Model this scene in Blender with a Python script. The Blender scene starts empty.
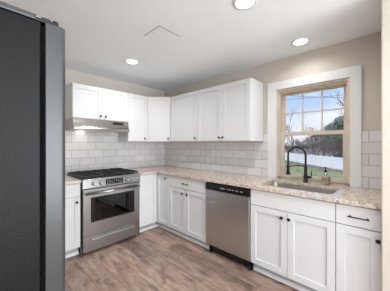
import bpy, bmesh, math, random
from mathutils import Vector, Matrix
random.seed(7)
PI = math.pi
scene = bpy.context.scene
COL = scene.collection

# ------------------------------------------------------------------ camera
CAM = Vector((-2.577, -3.363, 1.348)); YAW = math.radians(-47.096); FPX = 208.261
cd = bpy.data.cameras.new('camera'); cam = bpy.data.objects.new('camera', cd); COL.objects.link(cam)
cam.location = CAM; cam.rotation_euler = (PI/2, 0, YAW)
cd.sensor_width = 36; cd.lens = FPX/390*36
cd.shift_x = (195-199.797)/390; cd.shift_y = (143.557-145.5)/390
cd.clip_start = .02; cd.clip_end = 500
scene.camera = cam
# ------------------------------------------------------------------ exposure
vs = scene.view_settings
vs.view_transform = 'Standard'; vs.look = 'None'; vs.gamma = 1; vs.use_curve_mapping = False
vs.exposure = 0.05

def lin(c):
    r = []
    for v in c:
        v /= 255
        r.append(v/12.92 if v <= .04045 else ((v+.055)/1.055)**2.4)
    return (*r, 1)

# ------------------------------------------------------------------ sky
world = bpy.data.worlds.new('sky'); scene.world = world; world.use_nodes = True
nt = world.node_tree; N = nt.nodes; L = nt.links; N.clear()
wo = N.new('ShaderNodeOutputWorld'); bg = N.new('ShaderNodeBackground')
tc = N.new('ShaderNodeTexCoord'); sx = N.new('ShaderNodeSeparateXYZ'); L.new(tc.outputs['Generated'], sx.inputs[0])
rp = N.new('ShaderNodeValToRGB'); L.new(sx.outputs['Z'], rp.inputs[0])
e = rp.color_ramp.elements
e[0].position = 0.0; e[0].color = lin((240, 243, 248)); e[1].position = .30; e[1].color = lin((140, 178, 232))
x = e.new(.08); x.color = lin((226, 234, 246)); x = e.new(.17); x.color = lin((176, 204, 242))
mp = N.new('ShaderNodeMapping'); mp.inputs['Scale'].default_value = (3, 3, 9); L.new(tc.outputs['Generated'], mp.inputs[0])
nz = N.new('ShaderNodeTexNoise'); nz.inputs['Scale'].default_value = 1.6; nz.inputs['Detail'].default_value = 6; L.new(mp.outputs[0], nz.inputs[0])
cr = N.new('ShaderNodeValToRGB'); cr.color_ramp.elements[0].position = .46; cr.color_ramp.elements[1].position = .72; L.new(nz.outputs[0], cr.inputs[0])
mx = N.new('ShaderNodeMixRGB'); mx.inputs[2].default_value = lin((238, 241, 246)); L.new(cr.outputs[0], mx.inputs[0]); L.new(rp.outputs[0], mx.inputs[1])
L.new(mx.outputs[0], bg.inputs[0]); bg.inputs[1].default_value = 1.15; L.new(bg.outputs[0], wo.inputs[0])

# ------------------------------------------------------------------ sun and added fill lights
def light(name, kind, loc, rot, energy, color=(1, 1, 1), **k):
    d = bpy.data.lights.new(name, kind); d.energy = energy; d.color = color
    for a, b in k.items(): setattr(d, a, b)
    o = bpy.data.objects.new(name, d); COL.objects.link(o); o.location = loc; o.rotation_euler = rot
    return o
light('sun', 'SUN', (0, 0, 20), (math.radians(38), 0, math.radians(-120)), 2.4, (1, .95, .88), angle=.05)
# fill light added in the unseen dining end opening, behind the camera
light('dining_fill_light', 'AREA', (-1.7, -6.36, 1.20), (PI/2+.50, 0, 0), 160, (.93, .965, 1), shape='RECTANGLE', size=2.6, size_y=2.1)
light('side_fill_light', 'AREA', (-3.03, -4.75, 1.35), (0, -PI/2, 0), 12, (.93, .965, 1), shape='RECTANGLE', size=1.6, size_y=2.0)  # unseen side fill, added to brighten the faces turned left
# ------------------------------------------------------------------ materials
def pmat(name, base=(200, 200, 200), rough=.5, metal=0, spec=.5):
    m = bpy.data.materials.new(name); m.use_nodes = True
    b = m.node_tree.nodes['Principled BSDF']
    b.inputs['Base Color'].default_value = lin(base); b.inputs['Roughness'].default_value = rough
    b.inputs['Metallic'].default_value = metal; b.inputs['Specular IOR Level'].default_value = spec
    return m, m.node_tree, b
def coords(nt, scale=(1, 1, 1), kind='Object', rot=(0, 0, 0)):
    t = nt.nodes.new('ShaderNodeTexCoord'); m = nt.nodes.new('ShaderNodeMapping')
    m.inputs['Scale'].default_value = scale; m.inputs['Rotation'].default_value = rot
    nt.links.new(t.outputs[kind], m.inputs[0]); return m.outputs[0]
def noise(nt, vec, scale, detail=3, rough=.5):
    n = nt.nodes.new('ShaderNodeTexNoise'); n.inputs['Scale'].default_value = scale
    n.inputs['Detail'].default_value = detail; n.inputs['Roughness'].default_value = rough
    nt.links.new(vec, n.inputs['Vector']); return n.outputs[0]
def ramp(nt, fac, stops):
    r = nt.nodes.new('ShaderNodeValToRGB'); el = r.color_ramp.elements
    el[0].position, el[0].color = stops[0][0], lin(stops[0][1]); el[1].position, el[1].color = stops[-1][0], lin(stops[-1][1])
    for p, c in stops[1:-1]: q = el.new(p); q.color = lin(c)
    nt.links.new(fac, r.inputs[0]); return r.outputs[0]
def mixc(nt, f, a, b, mode='MIX'):
    m = nt.nodes.new('ShaderNodeMixRGB'); m.blend_type = mode
    for i, v in enumerate((f, a, b)):
        if hasattr(v, 'node'): nt.links.new(v, m.inputs[i])
        else: m.inputs[i].default_value = v
    return m.outputs[0]
def bump(nt, b, h, strength, dist=.01):
    n = nt.nodes.new('ShaderNodeBump'); n.inputs['Strength'].default_value = strength; n.inputs['Distance'].default_value = dist
    nt.links.new(h, n.inputs['Height']); nt.links.new(n.outputs[0], b.inputs['Normal'])
def varied(name, base, amt=6, scale=3, rough=.5, bstr=0, bscale=200, **k):
    m, nt, b = pmat(name, base, rough, **k); v = coords(nt)
    lo = tuple(max(0, c-amt) for c in base); hi = tuple(min(255, c+amt) for c in base)
    nt.links.new(ramp(nt, noise(nt, v, scale), [(.3, lo), (.7, hi)]), b.inputs['Base Color'])
    if bstr: bump(nt, b, noise(nt, v, bscale, 2), bstr, .002)
    return m
M = {}
M['wall'] = varied('beige_wall_paint', (210, 203, 193), 2, 1.5, .7, .15, 150)
M['ceil'] = varied('white_ceiling_paint', (248, 252, 255), 1, 1, .8, .1, 120)
M['trim'] = varied('white_trim_paint', (232, 232, 232), 1, 2, .4)
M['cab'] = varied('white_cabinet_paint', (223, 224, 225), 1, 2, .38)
M['kick'] = varied('grey_toe_kick', (176, 179, 181), 2, 3, .5)  # toe kicks a flat grey, darker than the cabinets
M['wood'] = varied('tan_window_wood', (216, 203, 186), 8, 9, .5)
M['black'] = varied('black_metal', (10, 10, 10), 3, 20, .35, spec=.5)
M['iron'] = varied('cast_iron', (22, 22, 23), 6, 60, .5, .3, 300)
M['dark'] = varied('black_plastic', (14, 14, 16), 3, 20, .25)
M['oven_in'] = varied('dark_oven_interior', (40, 38, 37), 6, 20, .5)
M['gasket'] = varied('dark_rubber_gasket', (6, 6, 7), 2, 20, .9, spec=.1)
M['marks'] = varied('pale_grey_print_and_shade', (150, 152, 156), 4, 30, .4)
M['silver'] = varied('chrome_knob', (205, 203, 200), 3, 10, .22, metal=1)
M['vinyl'] = varied('white_vinyl_fence', (236, 240, 247), 2, 1, .5)
M['mulch'] = varied('brown_leaf_litter', (128, 112, 102), 22, 3, .9)
M['bark'] = varied('grey_brown_bark', (112, 102, 98), 14, 6, .9)
M['bark_dark'] = varied('dark_brush_bark', (112, 102, 100), 18, 6, .9)
M['roof'] = varied('grey_shingle_roof', (120, 118, 122), 8, 10, .9)
M['siding'] = varied('pale_siding', (215, 213, 208), 3, 3, .8)
M['glass_dark'] = varied('dark_house_glass', (60, 66, 76), 4, 3, .2)
M['wire'] = varied('black_cable', (70, 76, 88), 3, 3, .6)

def steel(name, base, rough, scale, amt=.06):
    m, nt, b = pmat(name, base, rough, 1)
    v = coords(nt, scale); n = noise(nt, v, 6, 3)
    mr = nt.nodes.new('ShaderNodeMapRange'); mr.inputs['To Min'].default_value = rough-amt; mr.inputs['To Max'].default_value = rough+amt
    nt.links.new(n, mr.inputs[0]); nt.links.new(mr.outputs[0], b.inputs['Roughness'])
    lo = tuple(c-3 for c in base); hi = tuple(c+3 for c in base)
    nt.links.new(ramp(nt, n, [(.3, lo), (.7, hi)]), b.inputs['Base Color'])
    return m
M['steel'] = steel('brushed_stainless_steel', (170, 170, 170), .28, (1, 1, 60), .012)
M['hood'] = steel('brushed_stainless_hood', (176, 173, 170), .24, (1, 60, 60), .04)
M['steel_v'] = steel('stainless_steel_vertical_grain', (206, 207, 208), .30, (14, 14, .6), .03)
M['door_edge'] = varied('grey_fridge_door_edge', (72, 74, 76), 3, 2, .32, metal=.45)
M['sink'] = steel('sink_stainless_steel', (206, 200, 194), .32, (20, 1, 1))

# black pebbled refrigerator side
m, nt, b = pmat('black_pebbled_steel', (30, 31, 34), .38, spec=.2); v = coords(nt)
h = noise(nt, v, 240, 2); bump(nt, b, h, .4, .003)
nt.links.new(ramp(nt, noise(nt, v, 5), [(.3, (8, 9, 11)), (.7, (13, 14, 16))]), b.inputs['Base Color']); M['fridge_side'] = m

# granite
m, nt, b = pmat('beige_speckled_granite', (205, 188, 165), .18)
v = coords(nt)
c1 = ramp(nt, noise(nt, v, 24, 6, .65), [(.3, (172, 150, 134)), (.45, (206, 190, 174)), (.6, (224, 214, 204)), (.75, (236, 232, 228))])
c2 = ramp(nt, noise(nt, v, 55, 4, .7), [(.38, (62, 56, 56)), (.46, (255, 255, 255)), (1, (255, 255, 255))])
c3 = ramp(nt, noise(nt, v, 40, 5, .75), [(.33, (120, 96, 86)), (.42, (255, 255, 255)), (1, (255, 255, 255))])
c = mixc(nt, .7, c1, c2, 'MULTIPLY'); c = mixc(nt, .45, c, c3, 'MULTIPLY'); nt.links.new(c, b.inputs['Base Color']); M['granite'] = m

# subway tile (uses local x/y of the tile object's own UV-like coordinates: along wall, up)
def tile(name, axis):
    m, nt, b = pmat(name, (232, 230, 229), .16)
    t = nt.nodes.new('ShaderNodeTexCoord'); s = nt.nodes.new('ShaderNodeSeparateXYZ'); nt.links.new(t.outputs['Object'], s.inputs[0])
    c = nt.nodes.new('ShaderNodeCombineXYZ'); nt.links.new(s.outputs[axis], c.inputs[0])
    sb = nt.nodes.new('ShaderNodeMath'); sb.operation = 'SUBTRACT'; sb.inputs[1].default_value = .914-.112*10; nt.links.new(s.outputs['Z'], sb.inputs[0])
    nt.links.new(sb.outputs[0], c.inputs[1])
    br = nt.nodes.new('ShaderNodeTexBrick'); nt.links.new(c.outputs[0], br.inputs['Vector'])
    br.offset = .5; br.offset_frequency = 2
    br.inputs['Color1'].default_value = lin((228, 226, 226)); br.inputs['Color2'].default_value = lin((214, 212, 213)); br.inputs['Mortar'].default_value = lin((172, 169, 167))
    br.inputs['Scale'].default_value = 1; br.inputs['Mortar Size'].default_value = .003; br.inputs['Mortar Smooth'].default_value = .2
    br.inputs['Brick Width'].default_value = TILE_W; br.inputs['Row Height'].default_value = .112
    nt.links.new(br.outputs['Color'], b.inputs['Base Color'])
    inv = nt.nodes.new('ShaderNodeMath'); inv.operation = 'SUBTRACT'; inv.inputs[0].default_value = 1; nt.links.new(br.outputs['Fac'], inv.inputs[1])
    bump(nt, b, inv.outputs[0], .5, .002); return m
TILE_W = .22
M['tile_x'] = tile('white_subway_tile_back', 'X'); M['tile_y'] = tile('white_subway_tile_side', 'Y')

# plank floor, boards run along y
m, nt, b = pmat('brown_vinyl_plank', (150, 122, 102), .42)
v = coords(nt, rot=(0, 0, PI/2))
br = nt.nodes.new('ShaderNodeTexBrick'); nt.links.new(v, br.inputs['Vector'])
br.offset = .37; br.inputs['Color1'].default_value = (0, 0, 0, 1); br.inputs['Color2'].default_value = (1, 1, 1, 1); br.inputs['Mortar'].default_value = (.5, .5, .5, 1)
br.inputs['Scale'].default_value = 1; br.inputs['Mortar Size'].default_value = .0024; br.inputs['Brick Width'].default_value = 1.22; br.inputs['Row Height'].default_value = .18
g = noise(nt, coords(nt, (9, 1.6, 1)), 2.4, 8, .72)
g2 = noise(nt, coords(nt, (4, 1.9, 1)), 2.3, 5, .65)
base = ramp(nt, g, [(.3, (124, 102, 92)), (.48, (170, 146, 132)), (.66, (204, 180, 165))])
tone = ramp(nt, br.outputs['Color'], [(0, (196, 192, 192)), (1, (255, 251, 248))])
c = mixc(nt, 1, base, tone, 'MULTIPLY')
blot = ramp(nt, g2, [(.32, (138, 132, 134)), (.47, (255, 255, 255)), (1, (255, 255, 255))])
c = mixc(nt, .75, c, blot, 'MULTIPLY')
c = mixc(nt, br.outputs['Fac'], c, lin((108, 89, 79))); nt.links.new(c, b.inputs['Base Color'])
bump(nt, b, g, .08, .002); M['floor'] = m

# grass / hillside
m, nt, b = pmat('lawn_grass', (140, 160, 100), .9); v = coords(nt)
nt.links.new(ramp(nt, noise(nt, v, .6, 6, .65), [(.3, (140, 136, 104)), (.5, (140, 148, 98)), (.7, (158, 166, 112))]), b.inputs['Base Color']); M['grass'] = m
m, nt, b = pmat('brown_brush_ground', (110, 100, 92), .95); v = coords(nt)
nt.links.new(ramp(nt, noise(nt, v, 1.3, 8, .75), [(.3, (84, 78, 78)), (.5, (138, 130, 128)), (.7, (184, 178, 178))]), b.inputs['Base Color']); M['hill'] = m
m, nt, b = pmat('evergreen_foliage', (90, 112, 92), .8); v = coords(nt)
nt.links.new(ramp(nt, noise(nt, v, 1.2, 6, .7), [(.3, (84, 108, 92)), (.5, (118, 142, 118)), (.7, (150, 168, 144))]), b.inputs['Base Color']); M['leaf'] = m

def glassmat(name, tint=(255, 255, 255), gl=.06):
    m = bpy.data.materials.new(name); m.use_nodes = True; nt = m.node_tree; nt.nodes.clear()
    o = nt.nodes.new('ShaderNodeOutputMaterial'); mi = nt.nodes.new('ShaderNodeMixShader'); mi.inputs[0].default_value = gl
    t = nt.nodes.new('ShaderNodeBsdfTransparent'); t.inputs[0].default_value = lin(tint)
    g = nt.nodes.new('ShaderNodeBsdfGlossy'); g.inputs['Roughness'].default_value = .03
    v = coords(nt); nt.links.new(ramp(nt, noise(nt, v, 2), [(.3, (250, 250, 250)), (.7, (255, 255, 255))]), g.inputs[0])
    nt.links.new(t.outputs[0], mi.inputs[1]); nt.links.new(g.outputs[0], mi.inputs[2]); nt.links.new(mi.outputs[0], o.inputs[0]); return m
M['pane'] = glassmat('clear_window_glass')
M['oven_glass'] = glassmat('tinted_oven_glass', (120, 118, 116), .05)
M['bottle_glass'] = glassmat('clear_bottle_glass', (240, 238, 232), .14)
M['soap'] = varied('amber_soap', (222, 208, 192), 6, 20, .3)
M['soap_label'] = varied('brown_paper_label', (160, 124, 106), 8, 30, .6)
def emis(name, col, s):
    m = bpy.data.materials.new(name); m.use_nodes = True; nt = m.node_tree; nt.nodes.clear()
    o = nt.nodes.new('ShaderNodeOutputMaterial'); em = nt.nodes.new('ShaderNodeEmission'); em.inputs[1].default_value = s
    v = coords(nt); nt.links.new(ramp(nt, noise(nt, v, 2), [(.3, col), (.7, col)]), em.inputs[0]); nt.links.new(em.outputs[0], o.inputs[0]); return m
M['lamp'] = emis('lit_lamp_lens', (255, 252, 246), 6)

# ------------------------------------------------------------------ mesh helpers
class MB:
    def __init__(s): s.v = []; s.f = []; s.smooth = []
    def add(s, vs, fs, sm=False):
        n = len(s.v); s.v += [tuple(v) for v in vs]; s.f += [tuple(i+n for i in f) for f in fs]; s.smooth += [sm]*len(fs); return s
    def box(s, x0, x1, y0, y1, z0, z1):
        vs = [(x, y, z) for z in (z0, z1) for y in (y0, y1) for x in (x0, x1)]
        return s.add(vs, [(0, 2, 3, 1), (4, 5, 7, 6), (0, 1, 5, 4), (2, 6, 7, 3), (0, 4, 6, 2), (1, 3, 7, 5)])
    def prism(s, poly, a, b, axis='z'):
        n = len(poly)
        def P(p, h): return {'z': (p[0], p[1], h), 'x': (h, p[0], p[1]), 'y': (p[0], h, p[1])}[axis]
        vs = [P(p, a) for p in poly]+[P(p, b) for p in poly]
        return s.add(vs, [tuple(range(n))[::-1], tuple(range(n, 2*n))]+[(i, (i+1) % n, (i+1) % n+n, i+n) for i in range(n)])
    def tube(s, pts, r, n=10, cap=True):
        pts = [Vector(p) for p in pts]; rs = r if isinstance(r, (list, tuple)) else [r]*len(pts)
        vs = []; up = None
        for i, p in enumerate(pts):
            d = (pts[min(i+1, len(pts)-1)]-pts[max(i-1, 0)]).normalized()
            if up is None: up = Vector((0, 0, 1)) if abs(d.z) < .9 else Vector((1, 0, 0))
            a = d.cross(up).normalized(); up = a.cross(d).normalized()
            for k in range(n):
                t = 2*PI*k/n; vs.append(p+(a*math.cos(t)+up*math.sin(t))*rs[i])
        fs = [(i*n+k, i*n+(k+1) % n, (i+1)*n+(k+1) % n, (i+1)*n+k) for i in range(len(pts)-1) for k in range(n)]
        s.add(vs, fs, True)
        if cap:
            m = len(s.v)-len(vs); s.f += [tuple(m+k for k in range(n))[::-1], tuple(m+(len(pts)-1)*n+k for k in range(n))]; s.smooth += [False, False]
        return s
    def lathe(s, prof, n=20, o=(0, 0, 0), axis='z', smooth=True):
        def P(r, t, h):
            a, b = r*math.cos(t), r*math.sin(t)
            q = {'z': (a, b, h), 'y': (a, h, b), 'x': (h, a, b)}[axis]; return (q[0]+o[0], q[1]+o[1], q[2]+o[2])
        vs = [P(r, 2*PI*k/n, h) for r, h in prof for k in range(n)]
        fs = [(i*n+k, i*n+(k+1) % n, (i+1)*n+(k+1) % n, (i+1)*n+k) for i in range(len(prof)-1) for k in range(n)]
        s.add(vs, fs, smooth); m = len(s.v)-len(vs)
        s.f += [tuple(m+k for k in range(n)), tuple(m+(len(prof)-1)*n+k for k in range(n))]; s.smooth += [False, False]
        return s
    def build(s, name, mat, parent=None, bevel=0, fix=True):
        me = bpy.data.meshes.new(name); me.from_pydata(s.v, [], s.f); me.update()
        for p, q in zip(me.polygons, s.smooth): p.use_smooth = q
        if fix:
            b = bmesh.new(); b.from_mesh(me); bmesh.ops.recalc_face_normals(b, faces=b.faces); b.to_mesh(me); b.free()
        me.materials.append(M[mat] if isinstance(mat, str) else mat)
        o = bpy.data.objects.new(name, me); COL.objects.link(o)
        if parent: o.parent = parent
        if bevel:
            md = o.modifiers.new('bevel', 'BEVEL'); md.width = bevel; md.segments = 2; md.limit_method = 'ANGLE'; md.angle_limit = math.radians(40)
        return o
def tag(o, label=None, cat=None, group=None, kind=None):
    if label: o['label'] = label
    if cat: o['category'] = cat
    if group: o['group'] = group
    if kind: o['kind'] = kind
    return o
def thing(name, loc, label, cat, rz=0, group=None):
    o = bpy.data.objects.new(name, None); COL.objects.link(o); o.location = loc; o.rotation_euler = (0, 0, rz)
    o.empty_display_size = .1
    return tag(o, label, cat, group)
def struct(o): o['kind'] = 'structure'; return o
def ray(u, d):     # a place outdoors seen at column u, at distance d in front of the house
    s = (u-199.797)/FPX; F = Vector((-math.sin(YAW), math.cos(YAW))); R = Vector((math.cos(YAW), math.sin(YAW)))
    p = Vector((CAM.x, CAM.y))+(F+R*s)*d; return p.x, p.y

# ------------------------------------------------------------------ room shell
H = 2.396; XL = -3.10; YS = -6.5
WY0, WY1, WZ0, WZ1 = -2.290, -3.042, .9145, 2.025      # window opening
struct(MB().box(XL-.12, .14, YS-.12, .14, -.12, 0).build('floor', 'floor'))
struct(MB().box(XL-.12, .14, YS-.12, .14, H, H+.12).build('ceiling', 'ceil'))
struct(MB().box(XL-.12, .14, 0, .14, 0, H).build('wall_back', 'wall'))
w = MB(); T = .14
w.box(0, T, WY0, 0, 0, H).box(0, T, YS, WY1, 0, H).box(0, T, WY1, WY0, 0, .883).box(0, T, WY1, WY0, WZ1, H)
struct(w.build('wall_right', 'wall'))
struct(MB().box(XL-.12, XL, YS, -5.8, 0, H).box(XL-.12, XL, -3.7, 0, 0, H).box(XL-.12, XL, -5.8, -3.7, 0, .5).box(XL-.12, XL, -5.8, -3.7, 2.2, H).build('wall_left', 'wall'))
struct(MB().box(XL-.09, XL-.03, -5.8, -5.74, .5, 2.2).box(XL-.09, XL-.03, -3.76, -3.7, .5, 2.2).box(XL-.09, XL-.03, -5.74, -3.76, .5, .56).box(XL-.09, XL-.03, -5.74, -3.76, 2.14, 2.2).box(XL-.09, XL-.03, -4.78, -4.72, .56, 2.14).build('added_window_3', 'trim'))  # frame of an unseen side opening, added for the side fill
w = MB(); w.box(XL, -3.05, YS-.12, YS, 0, H).box(-.35, .14, YS-.12, YS, 0, H).box(-3.05, -.35, YS-.12, YS, 2.32, H).box(-3.05, -.35, YS-.12, YS, 0, .12)
struct(w.build('wall_front', 'wall'))
struct(MB().box(-.70, -.001, -3.46, -3.3025, 0, H-.001).build('wall_end', 'wall', bevel=.008))
struct(MB().box(-.713, -.7005, -3.46, -3.3035, 0, .09).build('baseboard_end', 'trim', bevel=.003))
struct(MB().box(XL+.0005, XL+.014, YS+.02, -2.52, 0, .09).build('baseboard_left', 'trim', bevel=.003))
struct(MB().box(-.014, -.0005, YS+.02, -3.462, 0, .09).build('baseboard_right', 'trim', bevel=.003))
# unseen opening added at the dining end to carry the fill light
wd = struct(MB().box(-3.05, -2.98, YS-.09, YS-.03, .12, 2.32).box(-.42, -.35, YS-.09, YS-.03, .12, 2.32).box(-2.98, -.42, YS-.09, YS-.03, 2.25, 2.32).box(-2.98, -.42, YS-.09, YS-.03, .12, .19).box(-1.74, -1.66, YS-.09, YS-.03, .19, 2.25).build('added_window_2', 'trim'))

# ------------------------------------------------------------------ kitchen window
win = struct(MB().build('window_1', 'trim'))
bpy.data.objects.remove(win)
c = MB(); cw = .118                                            # painted casing with a deeper head
c.box(-.020, -.001, WY0, WY0+cw-.004, .9145, 2.118).box(-.020, -.001, WY1-cw+.024, WY1, .9145, 2.118).box(-.020, -.001, WY1, WY0, 2.018, 2.118)
win = struct(c.build('window_1', 'trim', bevel=.002))
j = MB(); a, bb = WY0-.001, WY1+.001                            # wooden jambs, head and sill
j.box(-.001, .13, a-.018, a, .935, 2.017).box(-.001, .13, bb, bb+.018, .935, 2.017).box(-.001, .13, bb+.018, a-.018, 1.995, 2.017)
j.box(.062, .139, bb, a, .915, .935)
j.box(.03, .042, a-.034, a-.018, .935, 1.995).box(.03, .042, bb+.018, bb+.034, .935, 1.995).box(.03, .042, bb+.034, a-.034, 1.972, 1.995)
j.build('window_frame', 'wood', win)
y0, y1 = a-.019, bb+.019
def sash(x0, x1, z0, z1, st, top, bot):
    s = MB().box(x0, x1, y0-st, y0, z0, z1).box(x0, x1, y1, y1+st, z0, z1).box(x0, x1, y1+st, y0-st, z1-top, z1).box(x0, x1, y1+st, y0-st, z0, z0+bot)
    return s
up = sash(.088, .122, 1.448, 1.994, .047, .042, .045)
gy0, gy1 = y0-.047, y1+.047
for k in (1, 2):
    yy = gy0+(gy1-gy0)*k/3; up.box(.090, .112, yy-.007, yy+.007, 1.493, 1.952)
up.box(.091, .111, gy1, gy0, 1.716, 1.730)
us = up.build('upper_sash', 'wood', win)
MB().box(.101, .104, gy1+.001, gy0-.001, 1.494, 1.951).build('pane', 'pane', us)
ls = sash(.048, .084, .936, 1.490, .047, .040, .035).build('lower_sash', 'wood', win)
MB().box(.065, .068, gy1+.001, gy0-.001, .972, 1.449).build('pane', 'pane', ls)
lk = MB().box(.060, .084, -2.70, -2.64, 1.490, 1.500).box(.066, .078, -2.69, -2.66, 1.500, 1.512).build('sash_lock', 'wood', win, bevel=.002)

# ------------------------------------------------------------------ backsplash
bs = MB().box(-2.19, -.0005, -.009, -.0005, .9145, 1.379).box(-1.733, -.968, -.009, -.0005, 1.379, 1.55).build('tile_backsplash', 'tile_x')
tag(bs, 'white subway tile backsplash behind the gas range and range hood', 'backsplash')
bs = MB().box(-.009, -.0005, -2.1175, -.0095, .9145, 1.379).box(-.009, -.0005, -2.1745, -2.1185, .9145, 1.474).build('tile_backsplash', 'tile_y')
tag(bs, 'white subway tile backsplash between the back corner and the window casing', 'backsplash')
bs = MB().box(-.009, -.0005, -3.302, -3.1375, .9145, 1.474).build('tile_backsplash', 'tile_y')
tag(bs, 'narrow white subway tile strip right of the window above the end cabinet', 'backsplash')

# ------------------------------------------------------------------ cabinets (local: x along the wall, front towards -y)
def shaker(x0, x1, y, z0, z1, rail=.058, th=.019):
    """a five-piece door whose face lies at -y-th"""
    m = MB(); f = y-th; g = .0018
    x0 += g; x1 -= g; z0 += g; z1 -= g
    m.box(x0, x0+rail, f, y, z0, z1).box(x1-rail, x1, f, y, z0, z1).box(x0+rail, x1-rail, f, y, z1-rail, z1).box(x0+rail, x1-rail, f, y, z0, z0+rail)
    m.box(x0+rail, x1-rail, f+.010, y-.002, z0+rail, z1-rail)
    return m
def knob(x, y, z, parent, name='knob'):
    return MB().lathe([(.005, 0), (.005, -.012), (.013, -.016), (.0155, -.022), (.013, -.028), (.006, -.030)], 14, (x, y, z), 'y').build(name, 'black', parent)
def bar_pull(x0, x1, y, z, parent, mat='black'):
    m = MB().tube([(x0, y-.028, z), (x1, y-.028, z)], .005, 10)
    for q in (x0+.012, x1-.012): m.tube([(q, y, z), (q, y-.028, z)], [.007, .005], 10)
    return m.build('handle', mat, parent)
TH = .019
def body(t, w, d, z0, z1, inset=.001):
    return MB().box(inset, w-inset, -d, -.0105, z0, z1).build('body', 'cab', t, bevel=.001)
def kick(t, x0, x1):
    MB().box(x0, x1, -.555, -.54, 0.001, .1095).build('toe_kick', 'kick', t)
    MB().prism([(-.5555, .007), (-.568, .007), (-.566, .034), (-.561, .042), (-.5555, .044)], x0, x1, 'x').build('shoe_moulding', 'trim', t)
BT = .8825
def base(loc, rz, w, label, doors, drawer=None, false_front=False, pull=None, kx=None):
    t = thing('base_cabinet', loc, label, 'cabinet', rz)
    if false_front: MB().box(.001, .009, -.61, -.0105, .11, BT).box(w-.009, w-.001, -.61, -.0105, .11, BT).box(.009, w-.009, -.61, -.0105, .11, .128).box(.009, w-.009, -.022, -.0105, .128, BT).box(.009, w-.009, -.61, -.592, .128, BT).build('body', 'cab', t, bevel=.001)
    else: body(t, w, .61, .11, BT)
    kick(t, .001, w-.001)
    if drawer:
        d = MB(); g = .0018
        dd = MB().box(g, w-g, -.61-TH, -.61, .722, .872).build('false_front' if false_front else 'drawer', 'cab', t, bevel=.002)
        if pull: bar_pull(pull[0], pull[1], -.61-TH, .795, dd)
    for (a, b, k) in doors:
        o = shaker(a, b, -.61, .114, .717).build('door', 'cab', t, bevel=.0015)
        knob(k, -.61-TH, .657, o)
    return t
R90 = -PI/2
base((-2.185, 0, 0), 0, .46, 'white base cabinet with drawer and door between refrigerator and range', [(0, .46, .415)], True, pull=(.165, .262))
base((0, -.927, 0), R90, .737, 'white base cabinet with one drawer over two doors left of the dishwasher', [(0, .3575, .31), (.3575, .737, .37+.03)], True, pull=(.305, .42))
base((0, -2.273, 0), R90, .753, 'wide white sink base cabinet with plain top panel and two doors', [(0, .3745, .33), (.3745, .753, .396)], True, True)
base((0, -3.028, 0), R90, .2735, 'narrow white base cabinet with black bar pull at the right wall end', [(0, .2735, .257)], True, pull=(.082, .21))
# corner base cabinet
t = thing('base_cabinet', (0, 0, 0), 'white L-shaped corner base cabinet right of the gas range', 'cabinet')
MB().prism([(-.0105, -.0105), (-.953, -.0105), (-.953, -.61), (-.61, -.61), (-.61, -.925), (-.0105, -.925)], .11, BT).build('body', 'cab', t, bevel=.001)
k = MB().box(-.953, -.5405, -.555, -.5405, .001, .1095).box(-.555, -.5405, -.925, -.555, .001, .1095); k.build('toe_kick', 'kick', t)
MB().prism([(-.953, -.5555), (-.953, -.568), (-.568, -.568), (-.568, -.925), (-.5555, -.925), (-.5555, -.5555)], .007, .042).build('shoe_moulding', 'trim', t)
shaker(-.951, -.633, -.61, .114, .874).build('door', 'cab', t, bevel=.0015)
dr = shaker(.633, .925, -.61, .114, .874).build('door', 'cab', t, bevel=.0015); dr.rotation_euler = (0, 0, R90)
knob(.865, -.61-TH, .829, dr)

def upper(loc, rz, w, z0, z1, label, doors, kz):
    t = thing('wall_cabinet', loc, label, 'cabinet', rz)
    body(t, w, .33, z0, z1)
    for a, b, k in doors:
        o = shaker(a, b, -.33, z0+.004, z1-.006).build('door', 'cab', t, bevel=.0015)
        if k is not None: knob(k, -.33-TH, kz, o)
    return t
ZT = 2.138; ZB = 1.3795
upper((-1.733, 0, 0), 0, .764, 1.682, ZT, 'short white wall cabinet with two doors above the range hood', [(0, .382, .347), (.382, .764, .417)], 1.733)
upper((-.968, 0, 0), 0, .355, ZB, ZT, 'narrow white single door wall cabinet right of the range hood', [(0, .355, .268+.02)], 1.432)
upper((0, -.613, 0), R90, .63, ZB, ZT, 'white single door wall cabinet right of the diagonal corner one', [(0, .63, .594)], 1.430)
upper((0, -1.2435, 0), R90, .8735, ZB, ZT, 'wide white two door wall cabinet with exposed end beside the window', [(0, .447, .413), (.447, .8735, .474)], 1.428)
t = thing('wall_cabinet', (0, 0, 0), 'white diagonal wall cabinet filling the back corner', 'cabinet')
MB().prism([(-.0105, -.0105), (-.612, -.0105), (-.612, -.33), (-.33, -.612), (-.0105, -.612)], ZB, ZT).build('body', 'cab', t, bevel=.001)
dl = math.hypot(.282, .282)
dr = shaker(.014, dl-.014, 0, ZB+.004, ZT-.006).build('door', 'cab', t, bevel=.0015)
dr.location = (-.612, -.33, 0); dr.rotation_euler = (0, 0, -PI/4)
knob(dl-.045, -TH, 1.432, dr)

# ------------------------------------------------------------------ countertops
C0, C1 = .884, .914
cl = MB().box(-2.187, -1.724, -.65, -.001, C0, C1).build('countertop', 'granite')
tag(cl, 'short beige granite countertop between refrigerator and range', 'countertop')
ct = MB()
ct.prism([(-.0005, -.0005), (-.953, -.0005), (-.953, -.65), (-.65, -.65), (-.65, -2.20), (-.0005, -2.20)], C0, C1)
ct.box(-.65, -.0005, -3.3015, -3.06, C0, C1)
SY0, SY1, SX0, SX1 = -2.302, -2.985, -.520, -.120             # sink cut-out
def rr(n=9, r=.07, grow=0):
    x0, x1, ya, yb = SX0-grow, SX1+grow, SY1-grow, SY0+grow; r += grow; P = []
    for cxx, cyy, a0 in ((x1-r, yb-r, 0), (x0+r, yb-r, 90), (x0+r, ya+r, 180), (x1-r, ya+r, 270)):
        for i in range(n):
            t_ = math.radians(a0+90*i/(n-1)); P.append((cxx+r*math.cos(t_), cyy+r*math.sin(t_)))
    return P
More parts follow.
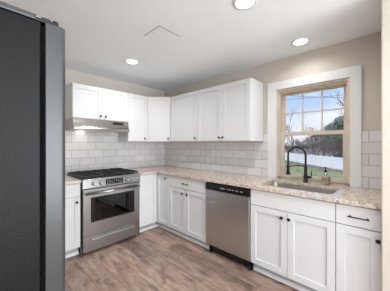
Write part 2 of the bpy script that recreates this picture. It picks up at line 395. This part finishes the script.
inner = rr(); ox0, ox1, oy0, oy1 = -.65, -.0005, -3.06, -2.20
outer = []
cxm, cym = (SX0+SX1)/2, (SY0+SY1)/2
corners = [(ox1, oy1), (ox0, oy1), (ox0, oy0), (ox1, oy0)]
for q in range(4):
    cx_, cy_ = corners[q]
    for i in range(9):
        px, py = inner[q*9+i]
        if i < 4: o_ = (cx_, py) if q in (0, 2) else (px, cy_)
        elif i > 4: o_ = (px, cy_) if q in (0, 2) else (cx_, py)
        else: o_ = (cx_, cy_)
        outer.append(o_)
n = len(inner); vs_ = [(*p, C1) for p in inner]+[(*p, C1) for p in outer]+[(*p, C0) for p in inner]+[(*p, C0) for p in outer]
fs_ = []
for i in range(n):
    k = (i+1) % n
    fs_ += [(i, k, n+k, n+i), (2*n+i, 3*n+i, 3*n+k, 2*n+k), (i, 2*n+i, 2*n+k, k), (n+i, n+k, 3*n+k, 3*n+i)]
ct.add(vs_, fs_)
ct.box(.0, .061, WY1+.001, WY0-.001, C0, C1)
cto = ct.build('countertop', 'granite')
tag(cto, 'long L-shaped beige granite countertop with the sink cut into it', 'countertop')
# sink basin
s = MB(); top = rr(grow=.004); bot = rr(grow=-.02); n = len(top)
outr = rr(grow=.018)
vs_ = [(*p, C0-.002) for p in outr]+[(*p, C0-.002) for p in top]+[(*p, .715) for p in bot]+[(*p, C0-.006) for p in outr]+[(*p, .708) for p in rr(grow=-.012)]
fs_ = []
for i in range(n):
    k = (i+1) % n; fs_ += [(i, k, n+k, n+i), (n+i, n+k, 2*n+k, 2*n+i), (3*n+i, 4*n+i, 4*n+k, 3*n+k), (i, 3*n+i, 3*n+k, k)]
fs_ += [tuple(range(2*n, 3*n)), tuple(range(4*n, 5*n))]
s.add(vs_, fs_)
sk = thing('kitchen_sink', (cxm, cym, .708), 'undermount stainless steel sink set in the granite below the window', 'sink')
o = s.build('basin', 'sink', sk); o.location = (-cxm, -cym, -.708)
o = MB().lathe([(.045, 0), (.045, .004), (.03, .004), (.026, .001)], 20, (0, 0, .0075)).build('drain', 'silver', sk)

# ------------------------------------------------------------------ faucet
FX, FY = -.050, -2.640
fa = thing('faucet', (FX, FY, C1), 'black spring neck kitchen faucet standing behind the sink', 'faucet', math.radians(4))
MB().lathe([(.030, 0), (.030, .006), (.023, .010), (.022, .075), (.018, .085), (.016, .10), (.016, .175), (.014, .18)], 20, (0, 0, .001)).build('body', 'black', fa)
R_ = .088; hz = .30
arc = [(0, 0, .17), (0, 0, .24)]+[(-R_*0.25*(1-math.cos(a)), R_*(1-math.cos(a)), hz+R_*1.05*math.sin(a)) for a in [PI*i/16 for i in range(17)]]
arc += [(-R_*.5, 2*R_, .25), (-R_*.5, 2*R_, .20)]
fine = []
for i in range(len(arc)-1):
    p, q = Vector(arc[i]), Vector(arc[i+1])
    for k in range(4): fine.append(p.lerp(q, k/4))
fine.append(Vector(arc[-1]))
MB().tube(fine, [.0125 if i % 2 else .0095 for i in range(len(fine))], 10).build('spring_neck', 'black', fa)
hp = Vector((-R_*.5, 2*R_, 0))
MB().lathe([(.012, .21), (.015, .19), (.015, .13), (.019, .115), (.024, .085), (.024, .075), (.018, .073)], 16, (hp.x, hp.y, 0)).build('spray_head', 'black', fa)
MB().tube([(0, 0, .178), (hp.x*.3, hp.y*.45, .182), (hp.x*.9, hp.y*.9, .17)], .006, 8).lathe([(.021, .160), (.021, .178)], 16, (hp.x, hp.y, 0)).build('holder_arm', 'black', fa)
MB().tube([(0, -.015, .060), (-.004, -.060, .062)], .013, 10).tube([(-.004, -.056, .060), (-.004, -.062, .135)], [.006, .0045], 8).build('lever_handle', 'black', fa)

# ------------------------------------------------------------------ soap bottle
sb = thing('soap_dispenser', (-.045, -2.835, C1), 'clear glass soap bottle with black pump and brown label right of the faucet', 'soap dispenser')
MB().prism([(-.030, -.036), (.030, -.036), (.036, -.030), (.036, .030), (.030, .036), (-.030, .036), (-.036, .030), (-.036, -.030)], .001, .100)\
    .lathe([(.034, .1005), (.030, .112), (.014, .122), (.012, .130)], 18).build('bottle', 'bottle_glass', sb, bevel=.003)
MB().box(-.030, .030, -.030, .030, .008, .094).build('soap', 'soap', sb)
MB().box(-.0375, -.0365, -.028, .028, .040, .078).box(-.028, .028, -.0375, -.0365, .040, .078).build('label', 'soap_label', sb)
MB().lathe([(.014, .131), (.014, .148), (.006, .150), (.005, .172), (.010, .174), (.010, .184)], 14).tube([(0, 0, .179), (-.036, 0, .177)], [.006, .004], 8).build('pump', 'black', sb)

# ------------------------------------------------------------------ dishwasher
dw = thing('dishwasher', (0, -1.6665, 0), 'stainless steel dishwasher with black control panel under the granite counter', 'dishwasher', R90)
W = .6045
MB().box(.004, W-.004, -.60, -.03, .115, .878).build('tub', 'dark', dw)
d = MB(); prof = [(-.601, .118), (-.638, .118), (-.647, .16), (-.651, .45), (-.651, .70), (-.646, .788), (-.601, .788)]
d.prism(prof, .004, W-.004, 'x'); d.build('door', 'steel_v', dw, bevel=.004)
cp = MB().prism([(-.601, .792), (-.652, .792), (-.654, .84), (-.645, .868), (-.601, .874)], .004, W-.004, 'x').build('control_panel', 'dark', dw, bevel=.002)
for xx, ww in ((.235, .06), (.325, .02), (.36, .02), (.395, .02), (.44, .03), (.50, .03)): MB().box(xx, xx+ww, -.6552, -.6535, .826, .838).build('button', 'marks', cp)
kk = MB().box(.03, W-.002, -.575, -.56, .012, .112).box(.004, .05, -.578, -.56, .001, .06).box(W-.045, W-.004, -.578, -.56, .001, .06); kk.build('kick_plate', 'dark', dw)
for xx in (.03, W-.03): MB().lathe([(.014, .001), (.014, .012), (.008, .014), (.008, .11)], 10, (xx, -.59, 0)).build('foot', 'dark', dw)

# ------------------------------------------------------------------ gas range
RX = -1.7195; RW = .759
rg = thing('gas_range', (RX, 0, 0), 'stainless steel gas range with black grates and five front knobs', 'stove')
MB().box(.003, .06, -.635, -.035, .03, .905).box(RW-.06, RW-.003, -.635, -.035, .03, .905).box(.06, RW-.06, -.635, -.035, .03, .30).box(.06, RW-.06, -.635, -.035, .74, .905).box(.06, RW-.06, -.12, -.035, .30, .74).box(.003, .0095, -.672, -.635, .03, .905).box(RW-.0095, RW-.003, -.672, -.635, .03, .905).build('body', 'dark', rg, bevel=.002)
MB().box(.002, RW-.002, -.664, -.0365, .9055, .921).build('cooktop', 'dark', rg, bevel=.003)
cp = MB().prism([(-.636, .800), (-.690, .800), (-.694, .812), (-.676, .905), (-.668, .917), (-.6645, .917), (-.6645, .9045), (-.636, .9045)], .002, RW-.002, 'x').build('control_panel', 'steel', rg, bevel=.002)
# tilted frame of the panel face
p0 = Vector((0, -.694, .812)); pu = Vector((0, .018, .093)).normalized(); pn = Vector((0, -pu.z, pu.y))
def face_box(m, x0, x1, a, b, h0, h1):
    P = [p0+pu*a, p0+pu*b]; vs = []
    for h in (h0, h1):
        for q in P:
            for xx in (x0, x1): vs.append((xx, (q+pn*h).y, (q+pn*h).z))
    return m.add(vs, [(0, 2, 3, 1), (4, 5, 7, 6), (0, 1, 5, 4), (2, 6, 7, 3), (0, 4, 6, 2), (1, 3, 7, 5)])
dp = face_box(MB(), .268, .497, .012, .082, -.001, .0015).build('display', 'dark', cp)
for r_ in range(3):
    for q in range(7):
        if (q+r_) % 5 != 4: face_box(MB(), .285+q*.029, .285+q*.029+.014, .022+r_*.019, .029+r_*.019, .0016, .0022).build('button', 'marks', cp)
ang = math.atan2(pn.z, -pn.y)
for kx_ in (.122, .204, .548, .622, .700):
    q = p0+pu*.046
    o = MB().lathe([(.025, 0), (.025, -.006), (.020, -.009), (.018, -.030), (.015, -.033)], 18, (0, 0, 0), 'y').box(-.004, .004, -.037, -.030, -.017, .017).build('knob', 'silver', cp)
    o.location = (kx_, q.y-.0005, q.z); o.rotation_euler = (-ang, 0, 0)
# grates: three cast iron sections
gz0, gz1 = .934, .952
for g0, g1 in ((.012, .262), (.268, .491), (.497, .747)):
    g = MB(); y0_, y1_ = -.640, -.060; bw = .011
    g.box(g0, g1, y0_, y0_+bw, gz0, gz1).box(g0, g1, y1_-bw, y1_, gz0, gz1).box(g0, g0+bw, y0_, y1_, gz0, gz1).box(g1-bw, g1, y0_, y1_, gz0, gz1)
    gm = (g0+g1)/2; g.box(gm-bw/2, gm+bw/2, y0_, y1_, gz0, gz1+.004)
    for yy in (-.505, -.35, -.195): g.box(g0, g1, yy-bw/2, yy+bw/2, gz0, gz1+.003)
    for xx in (g0+.002, g1-.014):
        for yy in (y0_+.002, y1_-.014, -.356): g.box(xx, xx+.012, yy, yy+.012, .9212, gz0)
    g.build('grate', 'iron', rg, bevel=.002)
for bx_, by_, br_ in ((.137, -.50, .045), (.137, -.20, .036), (.38, -.35, .042), (.622, -.50, .050), (.622, -.20, .036)):
    MB().lathe([(br_+.012, .9215), (br_+.010, .926), (br_, .927), (br_, .9325), (br_*.6, .9335)], 20, (bx_, by_, 0)).build('burner', 'iron', rg)
# oven door with a real window opening
f0, f1 = -.637, -.672; wx0, wx1, wz0, wz1 = .094, .676, .385, .690
od = MB().box(.0105, wx0, f1, f0, .222, .790).box(wx1, RW-.0105, f1, f0, .222, .790).box(wx0, wx1, f1, f0, .222, wz0).box(wx0, wx1, f1, f0, wz1, .790).build('oven_door', 'steel', rg)
MB().box(wx0+.0005, wx1-.0005, f1-.0015, f1+.003, wz0+.0005, wz0+.022).box(wx0+.0005, wx1-.0005, f1-.0015, f1+.003, wz1-.022, wz1-.0005)\
    .box(wx0+.0005, wx0+.045, f1-.0015, f1+.003, wz0+.022, wz1-.022).box(wx1-.045, wx1-.0005, f1-.0015, f1+.003, wz0+.022, wz1-.022).build('window_border', 'dark', od)
MB().box(wx0+.045, wx1-.045, f1+.001, f1+.004, wz0+.022, wz1-.022).build('oven_window', 'oven_glass', od)
for zz in (.44, .57):
    rk = MB()
    for i in range(12): rk.tube([(.064, -.62+i*.042, zz), (RW-.064, -.62+i*.042, zz)], .003, 6)
    for xx in (.064, RW-.064): rk.tube([(xx, -.63, zz), (xx, -.14, zz)], .004, 6)
    rk.build('oven_rack', 'silver', rg)
MB().tube([(.022, -.715, .744), (RW-.022, -.715, .744)], .0135, 14).tube([(.05, -.672, .744), (.05, -.713, .744)], .010, 8).tube([(RW-.05, -.672, .744), (RW-.05, -.713, .744)], .010, 8).build('oven_handle', 'steel', od)
wd_ = MB().box(.0105, RW-.0105, -.668, -.637, .036, .214).build('storage_drawer', 'steel', rg, bevel=.004)
MB().prism([(-.669, .165), (-.694, .168), (-.697, .178), (-.690, .190), (-.669, .192)], .095, .665, 'x').build('drawer_handle', 'steel', wd_, bevel=.003)
for xx in (.04, RW-.04):
    for yy in (-.60, -.09): MB().lathe([(.018, .001), (.018, .010), (.010, .012), (.010, .0295)], 10, (xx, yy, 0)).build('foot', 'dark', rg)

# ------------------------------------------------------------------ range hood
hd = thing('range_hood', (RX-.010, 0, 1.53), 'slim stainless steel under-cabinet range hood above the gas range', 'range hood')
W = .762
prof = [(-.0105, .150), (-.352, .150), (-.358, .143), (-.362, .090), (-.372, .045), (-.392, .034), (-.396, .026), (-.396, .002), (-.390, .0), (-.0105, .0)]
MB().prism(prof, 0, W, 'x').build('shell', 'hood', hd, bevel=.001)
MB().prism([(-.3585, .128), (-.3620, .095), (-.3640, .0955), (-.3605, .1285)], .52, .68, 'x').build('control_strip', 'dark', hd)
MB().box(.06, .37, -.36, -.06, -.006, -.0005).build('filter', 'silver', hd)
MB().box(.39, .70, -.36, -.06, -.006, -.0005).build('filter', 'silver', hd)
MB().box(.14, .24, -.055, -.025, -.004, -.0005).build('lamp', 'lamp', hd)
light('hood_lamp_light', 'AREA', (RX+.19, -.14, 1.518), (0, 0, 0), .25, (1, .9, .78), shape='RECTANGLE', size=.12, size_y=.05)

# ------------------------------------------------------------------ refrigerator
FXF, FYS = -2.434, -2.5065
fr = thing('refrigerator', (FXF+.004, FYS, 0), 'tall black sided stainless steel refrigerator at the left foreground', 'refrigerator')
FW = .80
MB().box(-.645, 0, 0, FW, .03, 1.753).build('cabinet', 'fridge_side', fr, bevel=.004)
MB().box(-.645, -.012, -.004, FW+.004, 1.7535, 1.771).build('top_panel', 'door_edge', fr, bevel=.004)
MB().box(.0005, .0122, .002, FW-.002, .06, 1.742).build('gasket', 'gasket', fr)
def fdoor(y0, y1, hy, label=None):
    d = MB(); P = [(.0125, y0)]
    n_ = 8
    for i in range(n_+1):
        a_ = PI/2*i/n_; P.append((.058+.016*math.sin(a_), y0+.016*(1-math.cos(a_)) if i else y0))
    P += [(.074, y1-.006), (.068, y1), (.0125, y1)]
    o = d.prism(P, .055, 1.757).build('door', 'door_edge', fr, bevel=.002)
    h = MB().tube([(.122, hy, .65), (.122, hy, 1.45)], .011, 12).tube([(.073, hy, .70), (.122, hy, .70)], .009, 8).tube([(.073, hy, 1.40), (.122, hy, 1.40)], .009, 8)
    h.build('handle', 'steel', o)
    MB().box(.0745, .0755, y0+.02, y1-.01, .07, 1.742).build('door_skin', 'steel_v', o)
fdoor(0, .395, .355); fdoor(.400, FW, .44)
hg = MB().prism([(-.02, .008), (.050, .008), (.056, .020), (.056, .060), (-.02, .060)], 1.7575, 1.768).lathe([(.010, 1.768), (.010, 1.776), (.007, 1.779)], 12, (.045, .022, 0))\
    .box(.004, .030, .012, .05, 1.768, 1.776).build('hinge', 'black', fr, bevel=.002)
MB().box(-.64, -.01, .01, FW-.01, .001, .03).build('base_grille', 'dark', fr)

# ------------------------------------------------------------------ ceiling fittings
def downlight(x, y, label, i, power=7):
    t = thing('recessed_light', (x, y, H), label, 'ceiling light', 0, 'recessed ceiling lights')
    MB().lathe([(.092, -.0005), (.092, -.004), (.074, -.009), (.067, -.006), (.067, -.0005)], 32).build('trim_ring', 'trim', t)
    MB().lathe([(.0665, -.001), (.0665, -.004), (.062, -.005)], 32).build('lens', 'lamp', t)
    light('recessed_lamp_light', 'AREA', (x, y, H-.012), (0, 0, 0), power, (1, .985, .96), shape='DISK', size=.12, spread=math.radians(150))
downlight(-1.218, -.918, 'small round recessed ceiling light in front of the range hood cabinets', 0)
downlight(-1.220, -2.560, 'round recessed ceiling light nearest the camera at the top of the photo', 1)
downlight(-.307, -2.665, 'round recessed ceiling light in front of the window', 2, 2.2)
downlight(-2.30, -4.45, 'unseen recessed ceiling light added as fill over the dining end, left one of the near pair', 3, 9)  # unseen pair of lamps added behind the camera as overhead fill
downlight(-1.10, -4.45, 'unseen recessed ceiling light added as fill over the dining end, right one of the near pair', 4, 9)
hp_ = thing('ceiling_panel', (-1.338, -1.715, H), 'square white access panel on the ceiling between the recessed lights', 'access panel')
MB().box(-.124, .124, -.118, .118, -.004, -.0005).build('cover', 'ceil', hp_, bevel=.001)
MB().box(-.129, -.1245, -.123, .118, -.0045, -.0005).box(-.129, .124, -.1235, -.1185, -.0045, -.0005).build('edge_shade_strip', 'marks', hp_)  # shadow line painted as grey strips along two panel edges
MB().lathe([(.006, -.0045), (.005, -.0055)], 10, (-.10, .0, 0)).build('screw', 'marks', hp_)

# ------------------------------------------------------------------ outdoors
g = MB(); nx, ny = 40, 40
def ground_z(x, y): return -.95-.010*min(x, 25)
fa_, fb_ = Vector(ray(262, 43.0)), Vector(ray(372, 16.0))
fd = (fb_-fa_).normalized(); fn = Vector((fd.y, -fd.x))
if fn.dot(Vector((1, 0))) < 0: fn = -fn
lw = MB(); vs_ = []; 
for i in range(nx+1):
    for k in range(ny+1):
        x = .2+i*2.6; y = -50+k*3.2
        s_ = (Vector((x, y))-fa_).dot(fn)
        vs_.append((x, y, ground_z(x, y)+max(0, s_-1.5)*.02))
lw.add(vs_, [(i*(ny+1)+k, (i+1)*(ny+1)+k, (i+1)*(ny+1)+k+1, i*(ny+1)+k+1) for i in range(nx) for k in range(ny)], True)
struct(lw.build('lawn', 'grass'))
def fz(p): return ground_z(p.x, p.y)
# fence
L_ = (fb_-fa_).length; nseg = int(L_/1.85)
fc = thing('vinyl_fence', (fa_.x, fa_.y, 0), 'long white vinyl privacy fence across the back of the lawn', 'fence')
pn_ = MB()
def seg(m, p, q, off, th, z0a, z1a, z0b, z1b):
    a1 = p+fn*off; a2 = p+fn*(off+th); b1 = q+fn*off; b2 = q+fn*(off+th); o_ = fa_
    P = [(a1, z0a), (b1, z0b), (b2, z0b), (a2, z0a), (a1, z1a), (b1, z1b), (b2, z1b), (a2, z1a)]
    m.add([(v_.x-o_.x, v_.y-o_.y, z) for v_, z in P], [(0, 3, 2, 1), (4, 5, 6, 7), (0, 1, 5, 4), (1, 2, 6, 5), (2, 3, 7, 6), (3, 0, 4, 7)])
FH = 1.22
for i in range(nseg):
    p = fa_+fd*(i*1.85); q = p+fd*1.85; za, zb = fz(p), fz(q)
    m_ = MB(); seg(m_, p+fd*.065, q-fd*.065, .03, .03, za+.02, za+FH-.05, zb+.02, zb+FH-.05)
    seg(m_, p+fd*.065, q-fd*.065, .005, .08, za+FH-.12, za+FH-.03, zb+FH-.12, zb+FH-.03)
    seg(m_, p+fd*.065, q-fd*.065, .005, .08, za+.05, za+.17, zb+.05, zb+.17); m_.build('panel', 'vinyl', fc)
    m_ = MB(); seg(m_, p-fd*.06, p+fd*.06, -.015, .12, za, za+FH+.03, za, za+FH+.03); seg(m_, p-fd*.075, p+fd*.075, -.03, .15, za+FH+.03, za+FH+.07, za+FH+.03, za+FH+.07)
    m_.build('post', 'vinyl', fc)
# leaf litter strip in front of the fence
ml = MB(); vs_ = []; K = 40
for i in range(K+1):
    p = fa_+fd*(L_*i/K); wv = 1.5+.5*math.sin(i*1.3)+.3*math.sin(i*2.9)
    for s_ in (-.1, -wv): q = p+fn*s_; vs_.append((q.x, q.y, ground_z(q.x, q.y)+.03))
ml.add(vs_, [(2*i, 2*i+1, 2*i+3, 2*i+2) for i in range(K)])
o = tag(ml.build('leaf_litter', 'mulch'), 'brown strip of fallen leaves along the foot of the white fence', 'leaves', kind='stuff')
# hillside behind the fence
hl = MB(); vs_ = []; A, B_ = 50, 14
random.seed(3)
for i in range(A+1):
    for k in range(B_+1):
        p = fa_-fd*30+fd*((L_+60)*i/A)+fn*(1.2+k*3.2); dist = k*3.2
        vs_.append((p.x, p.y, ground_z(p.x, p.y)+.02+min(dist, 40)*.085+random.uniform(-.25, .35)*(k > 0)))
hl.add(vs_, [(i*(B_+1)+k, (i+1)*(B_+1)+k, (i+1)*(B_+1)+k+1, i*(B_+1)+k+1) for i in range(A) for k in range(B_)])
struct(hl.build('hillside', 'hill'))

def bare(name, loc, h, r, label, cat, mat='bark', depth=5, spread=.5, seed=1, stems=1, group=None):
    rnd = random.Random(seed); m = MB()
    def grow(p, d, l, r, dep):
        q = p+d*l*.5+Vector((rnd.uniform(-1, 1), rnd.uniform(-1, 1), rnd.uniform(-.3, .6)))*l*.06; e_ = q+(d+Vector((rnd.uniform(-.2, .2), rnd.uniform(-.2, .2), .1))).normalized()*l*.5
        m.tube([p, q, e_], [r, r*.85, r*.7], 3 if dep < 4 else 5, cap=False)
        if dep == 0: return
        for _ in range(3):
            nd = (d+Vector((rnd.uniform(-1, 1), rnd.uniform(-1, 1), rnd.uniform(-.25, .6)))*spread*1.3).normalized()
            grow(e_ if rnd.random() < .6 else q, nd, l*rnd.uniform(.62, .85), r*.62, dep-1)
    for s_ in range(stems):
        d0 = Vector((rnd.uniform(-.6, .6), rnd.uniform(-.6, .6), 1)).normalized() if stems > 1 else Vector((0, 0, 1))
        grow(Vector((0, 0, -.1)), d0, h*.3, r, depth)
    o = m.build(name, mat, fix=False); o.location = loc
    return tag(o, label, cat, group)
def at(u, d, extra=0):
    x, y = ray(u, d); p = Vector((x, y)); s_ = (p-fa_).dot(fn)
    z = ground_z(x, y)+max(0, min(s_-1.2, 40))*.085 if s_ > 1.2 else ground_z(x, y)
    return (x, y, z-.1)
bare('bare_tree', at(292, 40), 10.5, .12, 'tall bare tree behind the fence in the left column of panes', 'tree', seed=4)
bare('bare_tree', at(282, 56), 8.5, .11, 'thin bare tree at the far left edge of the window glass', 'tree', seed=9)
bare('bare_tree', at(313, 44), 7.5, .10, 'bare tree behind the fence in the middle column of panes', 'tree', seed=5)
bare('bare_tree', at(321, 40), 6.0, .09, 'low bare tree between the middle panes and the evergreen', 'tree', seed=6)
bare('bare_tree', at(349, 24.5), 10.5, .12, 'bare tree at the right edge of the window glass above the evergreen', 'tree', seed=12)
for i, (u, d) in enumerate(((283, 50), (290, 43), (297, 46), (303, 40), (309, 43), (317, 36), (324, 39), (331, 32), (334, 27), (347, 23.5), (301, 54), (309, 53), (285, 41), (339, 25), (323, 31), (312, 37))):
    bare('bare_shrub', at(u, d), 3.1+.5*(i % 3), .05, 'grey brown leafless shrub in the thicket behind the white fence', 'shrub', 'bark_dark' if i % 2 else 'bark', 5, .75, 30+i, 3, 'leafless thicket behind the fence')
# evergreen
def evergreen(loc, h, rad, label, seed):
    rnd = random.Random(seed); t = thing('evergreen_tree', loc, label, 'tree')
    MB().tube([(0, 0, 0), (.05, 0, h*.4), (0, 0, h*.8)], [.16, .12, .04], 7).build('trunk', 'bark_dark', t)
    m = MB()
    cl_ = [(Vector((rnd.uniform(-1, 1)*rad*.6, rnd.uniform(-1, 1)*rad*.6, h*rnd.uniform(.25, .85))), rad*rnd.uniform(.3, .55)) for _ in range(16)]+[(Vector((0, 0, h*.86)), rad*.4)]
    for c_, r_ in cl_:
        for _ in range(260):
            d_ = Vector((rnd.gauss(0, 1), rnd.gauss(0, 1), rnd.gauss(0, 1))).normalized()*r_*rnd.uniform(.6, 1.05); p_ = c_+d_
            a_ = Vector((rnd.uniform(-1, 1), rnd.uniform(-1, 1), rnd.uniform(-.4, .8))).normalized(); b_ = a_.cross(d_).normalized()*rnd.uniform(.05, .12); a_ *= rnd.uniform(.12, .25)
            m.add([p_-a_-b_*.3, p_+b_, p_+a_, p_-b_], [(0, 1, 2, 3)])
    m.build('foliage', 'leaf', t, fix=False)
evergreen(at(340, 31), 6.3, 1.8, 'dark green evergreen tree beyond the fence in the right panes', 5)
evergreen(at(331, 46), 5.4, 1.9, 'lower evergreen bush beyond the fence left of the taller evergreen', 8)
# house beyond
x, y, z = at(319, 74)
hs = thing('house', (x, y, z), 'distant house roof showing above the thicket in the middle panes', 'house', math.radians(20))
MB().box(-3.5, 3.5, -3, 3, 0, 2.4).build('walls', 'siding', hs)
MB().prism([(-3.4, 2.4), (3.4, 2.4), (0, 4.0)], -3.8, 3.8, 'x').build('roof', 'roof', hs)
for yy in (-1.8, .8): MB().box(-3.56, -3.5, yy, yy+.9, 1.0, 2.0).build('window', 'glass_dark', hs)
# overhead cables
def cable(uA, uB, d, vA, vB, label):
    xa, ya = ray(uA, d); xb, yb = ray(uB, d); za = CAM.z+(143.557-vA)*d/FPX; zb = CAM.z+(143.557-vB)*d/FPX
    P = []
    for i in range(25):
        t_ = i/24; P.append((xa+(xb-xa)*t_, ya+(yb-ya)*t_, za+(zb-za)*t_-.25*4*t_*(1-t_)))
    tag(MB().tube(P, .022, 6).build('power_line', 'wire'), label, 'cable', 'overhead cables')
cable(250, 380, 24, 92.2, 97.5, 'thick overhead cable crossing the top row of window panes')
cable(250, 400, 25, 101, 88, 'thinner overhead cable rising to the right above the thick one')
